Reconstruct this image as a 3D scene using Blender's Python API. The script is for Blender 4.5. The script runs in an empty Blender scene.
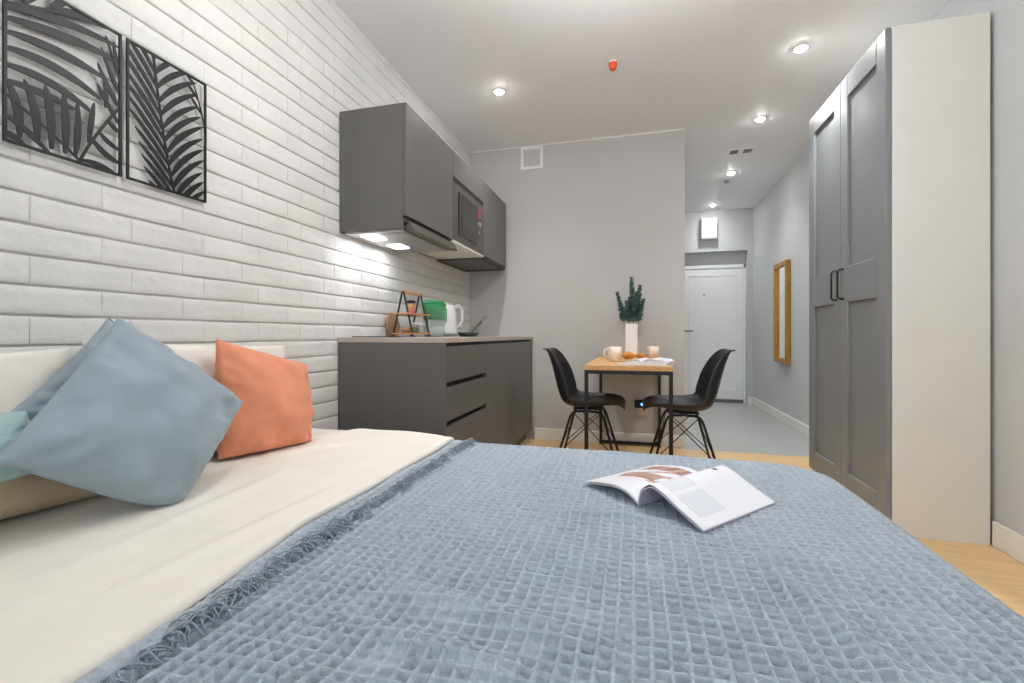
import bpy, math, random
import numpy as np
from mathutils import Vector, noise

random.seed(7)
np.random.seed(7)
scn = bpy.context.scene
COL = scn.collection
PI = math.pi

# ------------------------------------------------------------------ materials
def srgb(r, g, b):
    f = lambda c: (c / 255 / 12.92) if c / 255 <= 0.04045 else ((c / 255 + 0.055) / 1.055) ** 2.4
    return (f(r), f(g), f(b), 1.0)

MATS = {}
def mat(name, col, rough=0.5, metal=0.0, var=0.06, scale=8.0, stretch=(1, 1, 1), bump=0.0, bscale=60.0,
        spec=0.5, emit=None, estr=0.0, trans=0.0, sheen=0.0, coat=0.0, ior=1.45, alpha=1.0):
    if name in MATS:
        return MATS[name]
    m = bpy.data.materials.new(name)
    m.use_nodes = True
    nt = m.node_tree
    b = nt.nodes['Principled BSDF']
    tc = nt.nodes.new('ShaderNodeTexCoord')
    mp = nt.nodes.new('ShaderNodeMapping')
    mp.inputs['Scale'].default_value = stretch
    nt.links.new(tc.outputs['Object'], mp.inputs['Vector'])
    if var > 0:
        n = nt.nodes.new('ShaderNodeTexNoise')
        n.inputs['Scale'].default_value = scale
        n.inputs['Detail'].default_value = 5
        nt.links.new(mp.outputs[0], n.inputs['Vector'])
        r = nt.nodes.new('ShaderNodeValToRGB')
        r.color_ramp.elements[0].position = 0.3
        r.color_ramp.elements[1].position = 0.7
        r.color_ramp.elements[0].color = [c * (1 - var) for c in col[:3]] + [1]
        r.color_ramp.elements[1].color = [min(1, c * (1 + var)) for c in col[:3]] + [1]
        nt.links.new(n.outputs['Fac'], r.inputs['Fac'])
        nt.links.new(r.outputs['Color'], b.inputs['Base Color'])
    else:
        b.inputs['Base Color'].default_value = col
    b.inputs['Roughness'].default_value = rough
    b.inputs['Metallic'].default_value = metal
    b.inputs['Specular IOR Level'].default_value = spec
    b.inputs['Transmission Weight'].default_value = trans
    b.inputs['IOR'].default_value = ior
    b.inputs['Sheen Weight'].default_value = sheen
    b.inputs['Coat Weight'].default_value = coat
    b.inputs['Alpha'].default_value = alpha
    if emit:
        b.inputs['Emission Color'].default_value = emit
        b.inputs['Emission Strength'].default_value = estr
    if bump > 0:
        n2 = nt.nodes.new('ShaderNodeTexNoise')
        n2.inputs['Scale'].default_value = bscale
        n2.inputs['Detail'].default_value = 6
        nt.links.new(mp.outputs[0], n2.inputs['Vector'])
        bp = nt.nodes.new('ShaderNodeBump')
        bp.inputs['Strength'].default_value = bump
        bp.inputs['Distance'].default_value = 0.004
        nt.links.new(n2.outputs['Fac'], bp.inputs['Height'])
        nt.links.new(bp.outputs[0], b.inputs['Normal'])
    MATS[name] = m
    return m

def wood_planks(name, c1, c2, cm, plank_w, plank_l, rough, rot=0.0, mortar=0.0015, grain=30.0):
    m = bpy.data.materials.new(name)
    m.use_nodes = True
    nt = m.node_tree
    b = nt.nodes['Principled BSDF']
    tc = nt.nodes.new('ShaderNodeTexCoord')
    mp = nt.nodes.new('ShaderNodeMapping')
    mp.inputs['Rotation'].default_value = (0, 0, rot)
    nt.links.new(tc.outputs['Object'], mp.inputs['Vector'])
    br = nt.nodes.new('ShaderNodeTexBrick')
    br.inputs['Scale'].default_value = 1.0
    br.inputs['Brick Width'].default_value = plank_l
    br.inputs['Row Height'].default_value = plank_w
    br.inputs['Mortar Size'].default_value = mortar
    br.inputs['Color1'].default_value = c1
    br.inputs['Color2'].default_value = c2
    br.inputs['Mortar'].default_value = cm
    nt.links.new(mp.outputs[0], br.inputs['Vector'])
    mp2 = nt.nodes.new('ShaderNodeMapping')
    mp2.inputs['Rotation'].default_value = (0, 0, rot)
    mp2.inputs['Scale'].default_value = (1.2, 14, 1)
    nt.links.new(tc.outputs['Object'], mp2.inputs['Vector'])
    n = nt.nodes.new('ShaderNodeTexNoise')
    n.inputs['Scale'].default_value = grain / 10
    n.inputs['Detail'].default_value = 7
    n.inputs['Distortion'].default_value = 0.6
    nt.links.new(mp2.outputs[0], n.inputs['Vector'])
    r = nt.nodes.new('ShaderNodeValToRGB')
    r.color_ramp.elements[0].position = 0.3
    r.color_ramp.elements[1].position = 0.75
    r.color_ramp.elements[0].color = (0.72, 0.68, 0.62, 1)
    r.color_ramp.elements[1].color = (1, 1, 1, 1)
    nt.links.new(n.outputs['Fac'], r.inputs['Fac'])
    mx = nt.nodes.new('ShaderNodeMixRGB')
    mx.blend_type = 'MULTIPLY'
    mx.inputs['Fac'].default_value = 0.7
    nt.links.new(br.outputs['Color'], mx.inputs['Color1'])
    nt.links.new(r.outputs['Color'], mx.inputs['Color2'])
    nt.links.new(mx.outputs[0], b.inputs['Base Color'])
    b.inputs['Roughness'].default_value = rough
    return m

M_brick = mat('white_brick', srgb(221, 220, 217), 0.65, var=0.045, scale=7, bump=0.55, bscale=40)
M_mortar = mat('white_mortar', srgb(205, 203, 198), 0.9, var=0.05)
M_wallgrey = mat('warm_grey_paint', srgb(196, 194, 192), 0.75, var=0.015, scale=2, bump=0.08, bscale=150)
M_wallright = mat('light_grey_paint', srgb(200, 202, 203), 0.75, var=0.015, scale=2, bump=0.08, bscale=150)
M_ceil = mat('ceiling_paint', srgb(238, 238, 240), 0.5, var=0.01, scale=1)
M_skirt = mat('white_skirting', srgb(236, 234, 229), 0.4, var=0.01)
M_cab = mat('dark_grey_laminate', srgb(97, 95, 93), 0.42, var=0.03, scale=6)
M_cabdark = mat('black_profile', srgb(28, 27, 27), 0.5, var=0.05)
M_counter = mat('greige_worktop', srgb(176, 166, 156), 0.4, var=0.08, scale=60)
M_cream_lam = mat('cream_laminate', srgb(227, 226, 220), 0.5, var=0.015)
M_ward = mat('grey_wardrobe_paint', srgb(130, 133, 135), 0.38, var=0.02)
M_black = mat('black_metal', srgb(26, 26, 27), 0.42, var=0.08, spec=0.5)
M_blackart = mat('black_powder_metal', srgb(22, 22, 24), 0.42, var=0.08, spec=0.35)
M_shell = mat('black_plastic', srgb(36, 36, 38), 0.38, var=0.04)
M_steel = mat('brushed_steel', srgb(188, 186, 182), 0.32, metal=1.0, var=0.04, stretch=(1, 20, 1))
M_steeldark = mat('dark_steel', srgb(104, 98, 92), 0.4, metal=0.7, var=0.04, stretch=(1, 20, 1))
M_white = mat('white_plastic', srgb(238, 238, 236), 0.35, var=0.01)
M_door = mat('white_door', srgb(244, 246, 245), 0.4, var=0.01)
M_glassdark = mat('black_glass', srgb(24, 25, 27), 0.15, var=0.02, coat=0.2)
M_screen = mat('grey_window_glass', srgb(38, 40, 44), 0.25, var=0.05, coat=0.3)
M_red = mat('red_display', srgb(150, 58, 80), 0.4, var=0.02)
M_oak = mat('oak_top', srgb(205, 158, 104), 0.45, var=0.14, scale=6, stretch=(10, 1, 10))
M_bamboo = mat('bamboo', srgb(200, 140, 92), 0.5, var=0.1, scale=20)
M_board = mat('brown_board', srgb(160, 122, 92), 0.6, var=0.1, scale=20)
M_kraft = mat('kraft_card', srgb(196, 150, 112), 0.7, var=0.05)
M_pink = mat('pink_band', srgb(225, 120, 150), 0.6, var=0.03)
M_green = mat('green_plastic', srgb(95, 205, 145), 0.2, var=0.05, trans=0.55, ior=1.2)
M_clear = mat('clear_plastic', srgb(232, 244, 240), 0.08, var=0.0, trans=0.9, ior=1.15)
M_filter = mat('pale_filter', srgb(235, 240, 238), 0.5, var=0.02)
M_linen = mat('cream_linen', srgb(230, 224, 213), 0.9, var=0.025, scale=14, bump=0.3, bscale=420, sheen=0.15)
M_white_linen = mat('white_linen', srgb(232, 227, 217), 0.9, var=0.025, scale=14, bump=0.3, bscale=420, sheen=0.15)
M_tan_shaded = mat('shaded_tan_linen', srgb(190, 170, 145), 0.9, var=0.03, bump=0.3, bscale=420, sheen=0.1)  # tan darkened to carry the shade under the overhanging cushions
M_blue = mat('dusty_blue_cotton', srgb(147, 161, 169), 0.75, var=0.03, scale=6, bump=0.25, bscale=500, sheen=0.2)
M_teal = mat('pale_teal_cotton', srgb(160, 188, 186), 0.75, var=0.03, scale=6, bump=0.25, bscale=500, sheen=0.2)
M_orange = mat('terracotta_cotton', srgb(228, 146, 112), 0.85, var=0.03, scale=6, bump=0.25, bscale=500, sheen=0.15)
M_blanket = mat('blue_grey_waffle', srgb(172, 182, 192), 0.95, var=0.13, scale=90, bump=0.6, bscale=520, sheen=0.15)
M_fringe = mat('shaded_blue_grey_yarn', srgb(146, 156, 167), 0.95, var=0.15, scale=60, bump=0.4, bscale=500)  # darker than the blanket to stand for the fringe's self-shadow
M_mattress = mat('white_mattress', srgb(225, 222, 215), 0.9, var=0.02)
M_bedframe = mat('beige_upholstery', srgb(190, 180, 165), 0.9, var=0.05, bump=0.3, bscale=400)
M_paper = mat('white_paper', srgb(224, 225, 230), 0.45, var=0.01)
M_ink = mat('grey_print', srgb(198, 200, 210), 0.6, var=0.03)
M_inkdark = mat('dark_print', srgb(95, 92, 92), 0.6, var=0.03)
M_brown = mat('brown_print', srgb(150, 112, 92), 0.5, var=0.2, scale=60)
M_rose = mat('rosy_print', srgb(186, 156, 146), 0.5, var=0.12, scale=50)
M_gold = mat('golden_wood', srgb(176, 128, 48), 0.4, metal=0.25, var=0.15, scale=25)
M_mirror = mat('mirror_silver', srgb(240, 242, 242), 0.02, metal=1.0, var=0.0)
M_vase = mat('white_ceramic', srgb(238, 236, 236), 0.35, var=0.01)
M_mug = mat('cream_ceramic', srgb(232, 215, 198), 0.3, var=0.02)
M_leaf = mat('eucalyptus_leaf', srgb(106, 136, 132), 0.6, var=0.18, scale=30)
M_stem = mat('stem_brown', srgb(88, 80, 66), 0.7, var=0.1)
M_crust = mat('golden_crust', srgb(198, 136, 58), 0.5, var=0.28, scale=40)
M_plantgreen = mat('spice_green', srgb(120, 140, 90), 0.6, var=0.2, scale=60)
M_glass = mat('jar_glass', srgb(240, 245, 240), 0.05, var=0.0, trans=0.92, ior=1.2)
M_capOrange = mat('orange_plastic', srgb(232, 92, 40), 0.4, var=0.03)
M_greyplastic = mat('grey_plastic', srgb(130, 130, 130), 0.5, var=0.03)
M_led = mat('blue_led', srgb(60, 120, 230), 0.4, var=0.0, emit=(0.1, 0.35, 1, 1), estr=3.0)
M_lamp = mat('lamp_glow', (1, 1, 1, 1), 0.5, var=0.0, emit=(1, 0.98, 0.95, 1), estr=200.0)
M_hoodlamp = mat('hood_lamp_glow', (1, 1, 1, 1), 0.5, var=0.0, emit=(0.93, 0.96, 1, 1), estr=7.0)
M_floor = wood_planks('oak_floor', srgb(240, 204, 150), srgb(236, 198, 143), srgb(224, 186, 130), 0.19, 2.2, 0.38, rot=PI / 2)
M_tile = wood_planks('grey_tile', srgb(186, 189, 188), srgb(178, 182, 182), srgb(160, 164, 164), 0.6, 1.2, 0.35, rot=0, mortar=0.003, grain=14)

# ------------------------------------------------------------------ mesh builder
ORG = {}
class MB:
    def __init__(self):
        self.v = []; self.f = []; self.mi = []; self.m = 0
    def _add(self, vs, fs):
        o = len(self.v)
        self.v += [tuple(p) for p in vs]
        for f in fs:
            self.f.append(tuple(i + o for i in f)); self.mi.append(self.m)
    def box(self, x0, x1, y0, y1, z0, z1):
        vs = [(x0, y0, z0), (x1, y0, z0), (x1, y1, z0), (x0, y1, z0), (x0, y0, z1), (x1, y0, z1), (x1, y1, z1), (x0, y1, z1)]
        self._add(vs, [(0, 3, 2, 1), (4, 5, 6, 7), (0, 1, 5, 4), (1, 2, 6, 5), (2, 3, 7, 6), (3, 0, 4, 7)])
        return self
    def hexa(self, vs):
        self._add(vs, [(0, 3, 2, 1), (4, 5, 6, 7), (0, 1, 5, 4), (1, 2, 6, 5), (2, 3, 7, 6), (3, 0, 4, 7)])
        return self
    def tube(self, pts, r, n=10, caps=True):
        pts = [Vector(p) for p in pts]
        rs = r if isinstance(r, (list, tuple)) else [r] * len(pts)
        vs = []; prev = None
        for i, p in enumerate(pts):
            t = (pts[min(i + 1, len(pts) - 1)] - pts[max(i - 1, 0)]).normalized()
            if prev is None:
                a = Vector((0, 0, 1)) if abs(t.z) < 0.9 else Vector((1, 0, 0))
                u = t.cross(a).normalized()
            else:
                u = (prev - t * prev.dot(t)).normalized()
            prev = u
            w = t.cross(u)
            for k in range(n):
                a = 2 * PI * k / n
                vs.append(p + (u * math.cos(a) + w * math.sin(a)) * rs[i])
        fs = []
        for i in range(len(pts) - 1):
            for k in range(n):
                fs.append((i * n + k, i * n + (k + 1) % n, (i + 1) * n + (k + 1) % n, (i + 1) * n + k))
        if caps:
            fs.append(tuple(range(n - 1, -1, -1)))
            fs.append(tuple((len(pts) - 1) * n + k for k in range(n)))
        self._add(vs, fs)
        return self
    def lathe(self, prof, c=(0, 0, 0), n=28, axis='z'):
        vs = []
        for r, h in prof:
            for k in range(n):
                a = 2 * PI * k / n
                x, y = r * math.cos(a), r * math.sin(a)
                if axis == 'z': p = (c[0] + x, c[1] + y, c[2] + h)
                elif axis == 'x': p = (c[0] + h, c[1] + x, c[2] + y)
                else: p = (c[0] + x, c[1] + h, c[2] + y)
                vs.append(p)
        fs = []
        for i in range(len(prof) - 1):
            for k in range(n):
                fs.append((i * n + k, i * n + (k + 1) % n, (i + 1) * n + (k + 1) % n, (i + 1) * n + k))
        if prof[0][0] > 1e-5: fs.append(tuple(range(n - 1, -1, -1)))
        if prof[-1][0] > 1e-5: fs.append(tuple((len(prof) - 1) * n + k for k in range(n)))
        self._add(vs, fs)
        return self
    def grid(self, nu, nv, fn, mfn=None, closed_v=False):
        vs = [fn(i / (nu - 1), j / (nv - 1)) for i in range(nu) for j in range(nv)]
        o = len(self.v)
        self.v += [tuple(p) for p in vs]
        for i in range(nu - 1):
            for j in range(nv - 1):
                self.f.append((o + i * nv + j, o + (i + 1) * nv + j, o + (i + 1) * nv + j + 1, o + i * nv + j + 1))
                self.mi.append(mfn((i + .5) / (nu - 1), (j + .5) / (nv - 1)) if mfn else self.m)
        return self
    def build(self, name, mt, parent=None, smooth=False, bevel=0.0, segs=2, sub=0, solid=0.0, loc=None, local=False, angle=None):
        mats = mt if isinstance(mt, (list, tuple)) else [mt]
        if parent is not None:
            org = Vector((0, 0, 0)) if local else ORG[parent.name]
        else:
            if loc is None:
                a = np.array(self.v)
                loc = (float((a[:, 0].min() + a[:, 0].max()) / 2), float((a[:, 1].min() + a[:, 1].max()) / 2), float(a[:, 2].min()))
            org = Vector((0, 0, 0)) if local else Vector(loc)
        me = bpy.data.meshes.new(name)
        me.from_pydata([(p[0] - org[0], p[1] - org[1], p[2] - org[2]) for p in self.v], [], self.f)
        for m in mats: me.materials.append(m)
        if len(mats) > 1: me.polygons.foreach_set('material_index', self.mi)
        if smooth: me.polygons.foreach_set('use_smooth', [True] * len(me.polygons))
        me.update()
        o = bpy.data.objects.new(name, me)
        COL.objects.link(o)
        if parent is not None:
            o.parent = parent; ORG[o.name] = ORG[parent.name]
        else:
            o.location = loc if loc is not None else (0, 0, 0); ORG[o.name] = Vector(o.location)
        if bevel > 0:
            b = o.modifiers.new('bevel', 'BEVEL'); b.width = bevel; b.segments = segs; b.limit_method = 'ANGLE'
        if solid:
            s = o.modifiers.new('solid', 'SOLIDIFY'); s.thickness = solid; s.offset = 0
        if sub:
            s = o.modifiers.new('sub', 'SUBSURF'); s.levels = sub; s.render_levels = sub
        return o

def thing(name, label, cat, loc=(0, 0, 0), group=None):
    o = bpy.data.objects.new(name, None)
    o.empty_display_size = 0.1
    COL.objects.link(o)
    o.location = loc
    ORG[o.name] = Vector(loc)
    o['label'] = label; o['category'] = cat
    if group: o['group'] = group
    return o

def tag(o, label, cat, group=None, kind=None):
    o['label'] = label; o['category'] = cat
    if group: o['group'] = group
    if kind: o['kind'] = kind
    return o

def struct(o):
    o['kind'] = 'structure'
    return o

def dup(root, loc, rotz=None, label=None):
    r = root.copy(); COL.objects.link(r); r.location = loc
    if rotz is not None: r.rotation_euler = (0, 0, rotz)
    if label: r['label'] = label
    for ch in list(root.children):
        c = ch.copy(); COL.objects.link(c); c.parent = r
        for g in list(ch.children):
            d = g.copy(); COL.objects.link(d); d.parent = c
    return r

# ------------------------------------------------------------------ room shell
XL, XR, YB, YF, ZC = -1.475, 1.54, 3.99, -1.5, 2.63
XH, YE = 0.404, 6.725          # hallway left face, hallway end wall

b = MB(); b.box(XL - .3, XR + .3, YF - .2, 3.94, -.1, 0); b.box(XL - .3, XH, 3.94, YB + .05, -.1, 0)
fl = struct(b.build('floor', M_floor, loc=(0, 0, 0)))
b = MB(); b.box(XH, XR + .3, 3.94, YE + .5, -.1, 0)
struct(b.build('floor_hall', M_tile, loc=(0, 0, 0)))
b = MB(); b.box(XL - .3, XR + .3, YF - .2, YE + .5, ZC, ZC + .1)
struct(b.build('ceiling', M_ceil, loc=(0, 0, 0)))
b = MB(); b.box(XL - .3, XH, YB, YE + .4, 0, ZC)
struct(b.build('wall_back', M_wallgrey, loc=(0, 0, 0)))
b = MB(); b.box(XR, XR + .15, YF - .2, YE + .4, 0, ZC)
struct(b.build('wall_right', M_wallright, loc=(0, 0, 0)))

# hallway end wall, with the recess that holds the entrance door
RX0, RX1, RZ = 0.60, 1.475, 2.073
b = MB()
b.box(XH, RX0, YE, YE + .3, 0, ZC); b.box(RX1, XR, YE, YE + .3, 0, ZC); b.box(RX0, RX1, YE, YE + .3, RZ, ZC)
b.box(RX0, RX1, YE + .16, YE + .3, 0, RZ)
struct(b.build('wall_end', M_wallright, loc=(0, 0, 0)))

# brick wall on the left: one relief surface of individually rounded painted bricks
b = MB(); b.box(XL - .3, XL - .008, YF - .2, YB, 0, ZC)
wl = struct(b.build('wall_left', M_mortar, loc=(0, 0, 0)))
b = MB()
RH, BL = 0.0768, 0.2415
Z0 = 0.903 - 12 * RH
row = -1
z = Z0
while z < ZC:
    row += 1
    off = 0.795 if row % 2 == 0 else 0.957
    y = off - BL * math.ceil((off - YF) / BL)
    while y < YB:
        ya, yb_ = max(y + .0002, YF), min(y + BL - .0002, YB)
        za, zb = max(z + .0022, 0), min(z + RH - .0022, ZC)
        if yb_ - ya > 0.02 and zb - za > 0.01:
            us = [0, .0012, .004] + [0.004 + (yb_ - ya - .008) * k / 8 for k in range(1, 8)] + [yb_ - ya - .004, yb_ - ya - .0012, yb_ - ya]
            ws = [0, .0016, .0045] + [0.0045 + (zb - za - .009) * k / 4 for k in range(1, 4)] + [zb - za - .0045, zb - za - .0016, zb - za]
            sd = random.random() * 100
            tilt = random.uniform(-.0014, .0014)
            nu, nw = len(us), len(ws)
            vs = []
            for i, u in enumerate(us):
                for j, w in enumerate(ws):
                    e = min(min(i, nu - 1 - i), min(j, nw - 1 - j))
                    h = (-.008, -.0012, 0)[min(e, 2)] if min(j, nw - 1 - j) == e else (-.0022, -.0006, 0)[min(e, 2)]
                    yy, zz = ya + u, za + w
                    n1 = noise.noise((yy * 9, zz * 14, sd)); n2 = noise.noise((yy * 40, zz * 55, sd))
                    if e > 0: h += n1 * .0022 + n2 * .0012 + tilt * (w / RH - .5) * 2
                    zz += noise.noise((yy * 11, row * 3.7, 2.0)) * .0022 if e < 3 else 0
                    vs.append((XL + h, yy, zz))
            fs = [(i * nw + j, (i + 1) * nw + j, (i + 1) * nw + j + 1, i * nw + j + 1) for i in range(nu - 1) for j in range(nw - 1)]
            b._add(vs, fs)
        y += BL
    z += RH
br = struct(b.build('wall_left_brickwork', M_brick, smooth=True, loc=(0, 0, 0)))

# wall behind the camera with a big window
WX0, WX1, WZ0, WZ1 = -0.95, 1.05, 0.75, 2.35
b = MB()
b.box(XL - .3, WX0, YF - .2, YF, 0, ZC); b.box(WX1, XR + .15, YF - .2, YF, 0, ZC)
b.box(WX0, WX1, YF - .2, YF, 0, WZ0); b.box(WX0, WX1, YF - .2, YF, WZ1, ZC)
struct(b.build('wall_front', M_wallright, loc=(0, 0, 0)))
b = MB()
for x0, x1 in ((WX0, WX0 + .06), (WX1 - .06, WX1), (.02, .08)): b.box(x0, x1, YF - .12, YF - .06, WZ0, WZ1)
for z0, z1 in ((WZ0, WZ0 + .06), (WZ1 - .06, WZ1)): b.box(WX0, WX1, YF - .12, YF - .06, z0, z1)
struct(b.build('window_1', M_white, bevel=.004, loc=(0, 0, 0)))

def skirt(name, x0, x1, y0, y1, h=.1):
    b = MB(); b.box(x0, x1, y0, y1, 0, h)
    return struct(b.build(name, M_skirt, bevel=.004, loc=(0, 0, 0)))
skirt('baseboard_right', XR - .015, XR, YF, 2.488, .11)
skirt('baseboard_right_hall', XR - .015, XR, 3.46, YE, .1)
skirt('baseboard_back', -.86, XH, YB - .015, YB, .1)
skirt('baseboard_end', RX1, XR - .015, YE - .015, YE, .1)
b = MB(); b.box(-1.47, XH, YB - .004, YB, ZC - .008, ZC)
struct(b.build('trim_1', M_ceil, loc=(0, 0, 0)))

# entrance door inside the recess
DY = YE + .10
b = MB(); b.box(RX0, RX1, DY + .02, YE + .16, 1.87, RZ)
struct(b.build('trim_2', M_wallright, loc=(0, 0, 0)))
b = MB()
b.box(RX0, RX0 + .03, DY - .01, YE + .16, 0, 1.9); b.box(RX1 - .035, RX1, DY - .01, YE + .16, 0, 1.9); b.box(RX0, RX1, DY - .01, YE + .16, 1.85, 1.9)
dr = struct(b.build('door_1', M_door, bevel=.004, loc=(0, 0, 0)))
b = MB(); b.box(RX0 + .032, RX1 - .037, DY, DY + .05, .045, 1.848)
leaf = b.build('door_leaf', M_door, dr, bevel=.003)
b = MB()
px0, px1, pz0, pz1 = .74, 1.36, .15, 1.76
for x0, x1, z0, z1 in ((px0, px0 + .012, pz0, pz1), (px1 - .012, px1, pz0, pz1), (px0, px1, pz0, pz0 + .012), (px0, px1, pz1 - .012, pz1)):
    b.box(x0, x1, DY - .006, DY + .004, z0, z1)
b.build('door_moulding', M_door, leaf, bevel=.002)
b = MB(); b.box(RX0 + .03, RX1 - .035, DY - .02, DY + .06, 0, .045)
b.build('door_threshold', mat('threshold_grey', srgb(120, 118, 114), .4, metal=.5), dr)
b = MB(); b.lathe([(.011, 0), (.011, -.008), (.006, -.009)], (.945, DY, 1.49), 14, 'y'); b.build('door_peephole', M_steeldark, leaf, smooth=False)
b = MB(); b.lathe([(.025, 0), (.025, -.01)], (.668, DY, .985), 18, 'y')
b.tube([(.668, DY - .008, .985), (.668, DY - .05, .985), (.69, DY - .055, .985), (.79, DY - .055, .985)], .009, 8)
b.build('door_handle', M_black, leaf)

# ------------------------------------------------------------------ wardrobe
wd = thing('wardrobe', 'tall wardrobe with two grey panelled doors and a cream side panel by the right wall', 'wardrobe', (1.33, 2.97, 0))
WY0, WY1, WXF, WXB, WH = 2.49, 3.45, 1.155, 1.522, 2.36
b = MB()
b.box(WXF, WXB, WY0, WY0 + .018, 0, WH)
b.build('side_panel', M_cream_lam, wd, bevel=.0015)['label'] = 'cream side panel'
b = MB(); b.box(WXF, WXB, WY1 - .018, WY1, 0, WH); b.build('side_panel', M_cream_lam, wd, bevel=.0015)
b = MB(); b.box(WXF, WXB, WY0 + .018, WY1 - .018, WH - .018, WH); b.build('top_panel', M_cream_lam, wd)
b = MB(); b.box(WXB - .008, WXB, WY0 + .018, WY1 - .018, .05, WH - .018); b.build('back_panel', M_cream_lam, wd)
b = MB(); b.box(WXF + .03, WXF + .045, WY0 + .018, WY1 - .018, 0, .055); b.build('plinth', M_ward, wd)
ymid = (WY0 + WY1) / 2
def shaker(y0, y1, hinge):
    b = MB()
    xf, xb = WXF - .026, WXF - .002
    z0, z1 = .05, WH - .002
    st = .085
    zs = [(z0, z0 + .12), (1.11, 1.307), (z1 - .12, z1)]
    b.box(xf, xb, y0, y0 + st, z0, z1); b.box(xf, xb, y1 - st, y1, z0, z1)
    for a, c in zs: b.box(xf, xb, y0 + st, y1 - st, a, c)
    d = b.build('door', M_ward, wd, bevel=.004)
    p = MB(); p.box(xf + .015, xb, y0 + st - .004, y1 - st + .004, z0 + .11, 1.115); p.build('lower_panel', M_ward, d)
    p = MB(); p.box(xf + .015, xb, y0 + st - .004, y1 - st + .004, 1.302, z1 - .11); p.build('upper_panel', M_ward, d)
    yh = y1 - .04 if hinge == 'near' else y0 + .04
    h = MB(); h.tube([(xf + .003, yh, 1.13), (xf - .022, yh, 1.132), (xf - .03, yh, 1.142), (xf - .03, yh, 1.285), (xf - .022, yh, 1.296), (xf + .003, yh, 1.298)], .0055, 8)
    h.build('handle', M_black, d, smooth=True)['label'] = 'black bow handle'
shaker(WY0 + .001, ymid - .0015, 'near')
shaker(ymid + .0015, WY1 - .001, 'far')

# ------------------------------------------------------------------ kitchen
KX0, KXF = XL + .004, -.876
def base_unit(y0, y1, label, kind, endpanel=False, filler=False):
    t = thing('base_cabinet', label, 'cabinet', ((KX0 + KXF) / 2, (y0 + y1) / 2, 0))
    b = MB()
    b.box(KX0, KXF - .022, y0 + (.018 if endpanel else .001), y0 + .034, .1, .875); b.box(KX0, KXF - .022, y1 - .016, y1 - .001, .1, .875)
    b.box(KX0, KXF - .022, y0 + .02, y1 - .01, .1, .118); b.box(KX0, KX0 + .006, y0 + .02, y1 - .01, .1, .875)
    b.box(KX0, KXF - .07, y0 + .02, y1 - .01, .855, .875)
    b.build('carcass', M_cab, t)
    b = MB(); b.box(KXF - .075, KXF - .06, y0 + .02, y1, 0, .1); b.build('plinth', M_cab, t)
    if endpanel:
        b = MB(); b.box(KX0, KXF, y0, y0 + .017, 0, .8915); b.build('end_panel', M_cab, t, bevel=.001)
    ys = y0 + (.019 if endpanel else .0015)
    ye = y1 - .0015
    if filler:
        ye = 3.86 - .0015
        b = MB(); b.box(KXF - .02, KXF - .004, 3.8605, YB - .003, .1, .891); b.build('filler_panel', M_cab, t)
    b = MB(); b.box(KXF - .06, KXF - .028, ys - .001, ye + .001, .84, .891)
    if kind == 'drawers':
        b.box(KXF - .06, KXF - .028, ys, ye, .66, .71); b.box(KXF - .06, KXF - .028, ys, ye, .47, .52)
    b.build('grip_profile', M_cabdark, t)
    if kind == 'drawers':
        for z0, z1 in ((.699, .874), (.508, .674), (.103, .483)):
            b = MB(); b.box(KXF - .02, KXF, ys, ye, z0, z1); b.build('drawer', M_cab, t, bevel=.001)
    else:
        b = MB(); b.box(KXF - .02, KXF, ys - .0011, ye + .0011, .103, .874); b.build('door', M_cab, t, bevel=.001)
    return t
base_unit(2.03, 2.661, 'dark grey three-drawer base cabinet beside the bed', 'drawers', True)
base_unit(2.661, 3.26, 'dark grey base cabinet with one plain door next to the drawers', 'door')
base_unit(3.26, YB - .002, 'dark grey base cabinet with one plain door in the corner at the back wall', 'door', filler=True)
b = MB(); b.box(KX0, KXF + .004, 2.028, YB - .002, .892, .918)
tag(b.build('worktop', M_counter, bevel=.002), 'long greige kitchen worktop over the dark grey base cabinets', 'worktop')

UX0, UXF, UT = XL + .004, -1.091, 2.085
def wall_unit(y0, y1, label, zb, door_z0, bottom_mat=M_cab, near=False):
    t = thing('wall_cabinet', label, 'cabinet', ((UX0 + UXF) / 2, (y0 + y1) / 2, zb))
    b = MB()
    b.box(UX0, UXF - .02, y0, y0 + .016, zb, UT); b.box(UX0, UXF - .02, y1 - .016, y1 - .001, zb, UT)
    b.box(UX0, UXF - .02, y0 + .016, y1 - .016, UT - .016, UT); b.box(UX0, UX0 + .006, y0 + .016, y1 - .016, zb, UT)
    b.build('carcass', M_cab, t)
    b = MB(); b.box(UX0, UXF - .02, y0 + .016, y1 - .016, max(zb, door_z0 - .02) + .0005, max(zb, door_z0 - .02) + .016); b.build('bottom_panel', bottom_mat, t)
    b = MB(); b.box(UXF - .019, UXF, y0 + .0015, y1 - .0025, door_z0, UT); b.build('door', M_cab, t, bevel=.001)
    return t
w1 = wall_unit(2.043, 2.65, 'dark grey wall cabinet nearest the bed, over the lit extractor hood', 1.463, 1.525)
b = MB(); b.box(UXF - .032, UXF - .021, 2.06, 2.63, 1.495, 1.53); b.build('grip_profile', M_cabdark, w1)
w2 = wall_unit(2.651, 3.249, 'dark grey wall cabinet in the middle holding the built-in microwave', 1.513, 1.925, M_cream_lam)
b = MB(); b.box(UX0 + .01, UXF - .001, 2.6515, 3.248, 1.513, 1.528); b.build('shelf_panel', M_cream_lam, w2)['label'] = 'cream underside panel'
b = MB(); b.box(UXF - .05, UXF - .003, 2.655, 3.245, 1.8925, 1.925); b.build('grip_profile', M_cabdark, w2)
w3 = wall_unit(3.25, 3.868, 'dark grey wall cabinet farthest from the bed, next to the grey back wall', 1.50, 1.53)
b = MB(); b.box(UXF - .032, UXF - .004, 3.262, 3.855, 1.502, 1.53); b.build('grip_profile', M_cabdark, w3)

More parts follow.
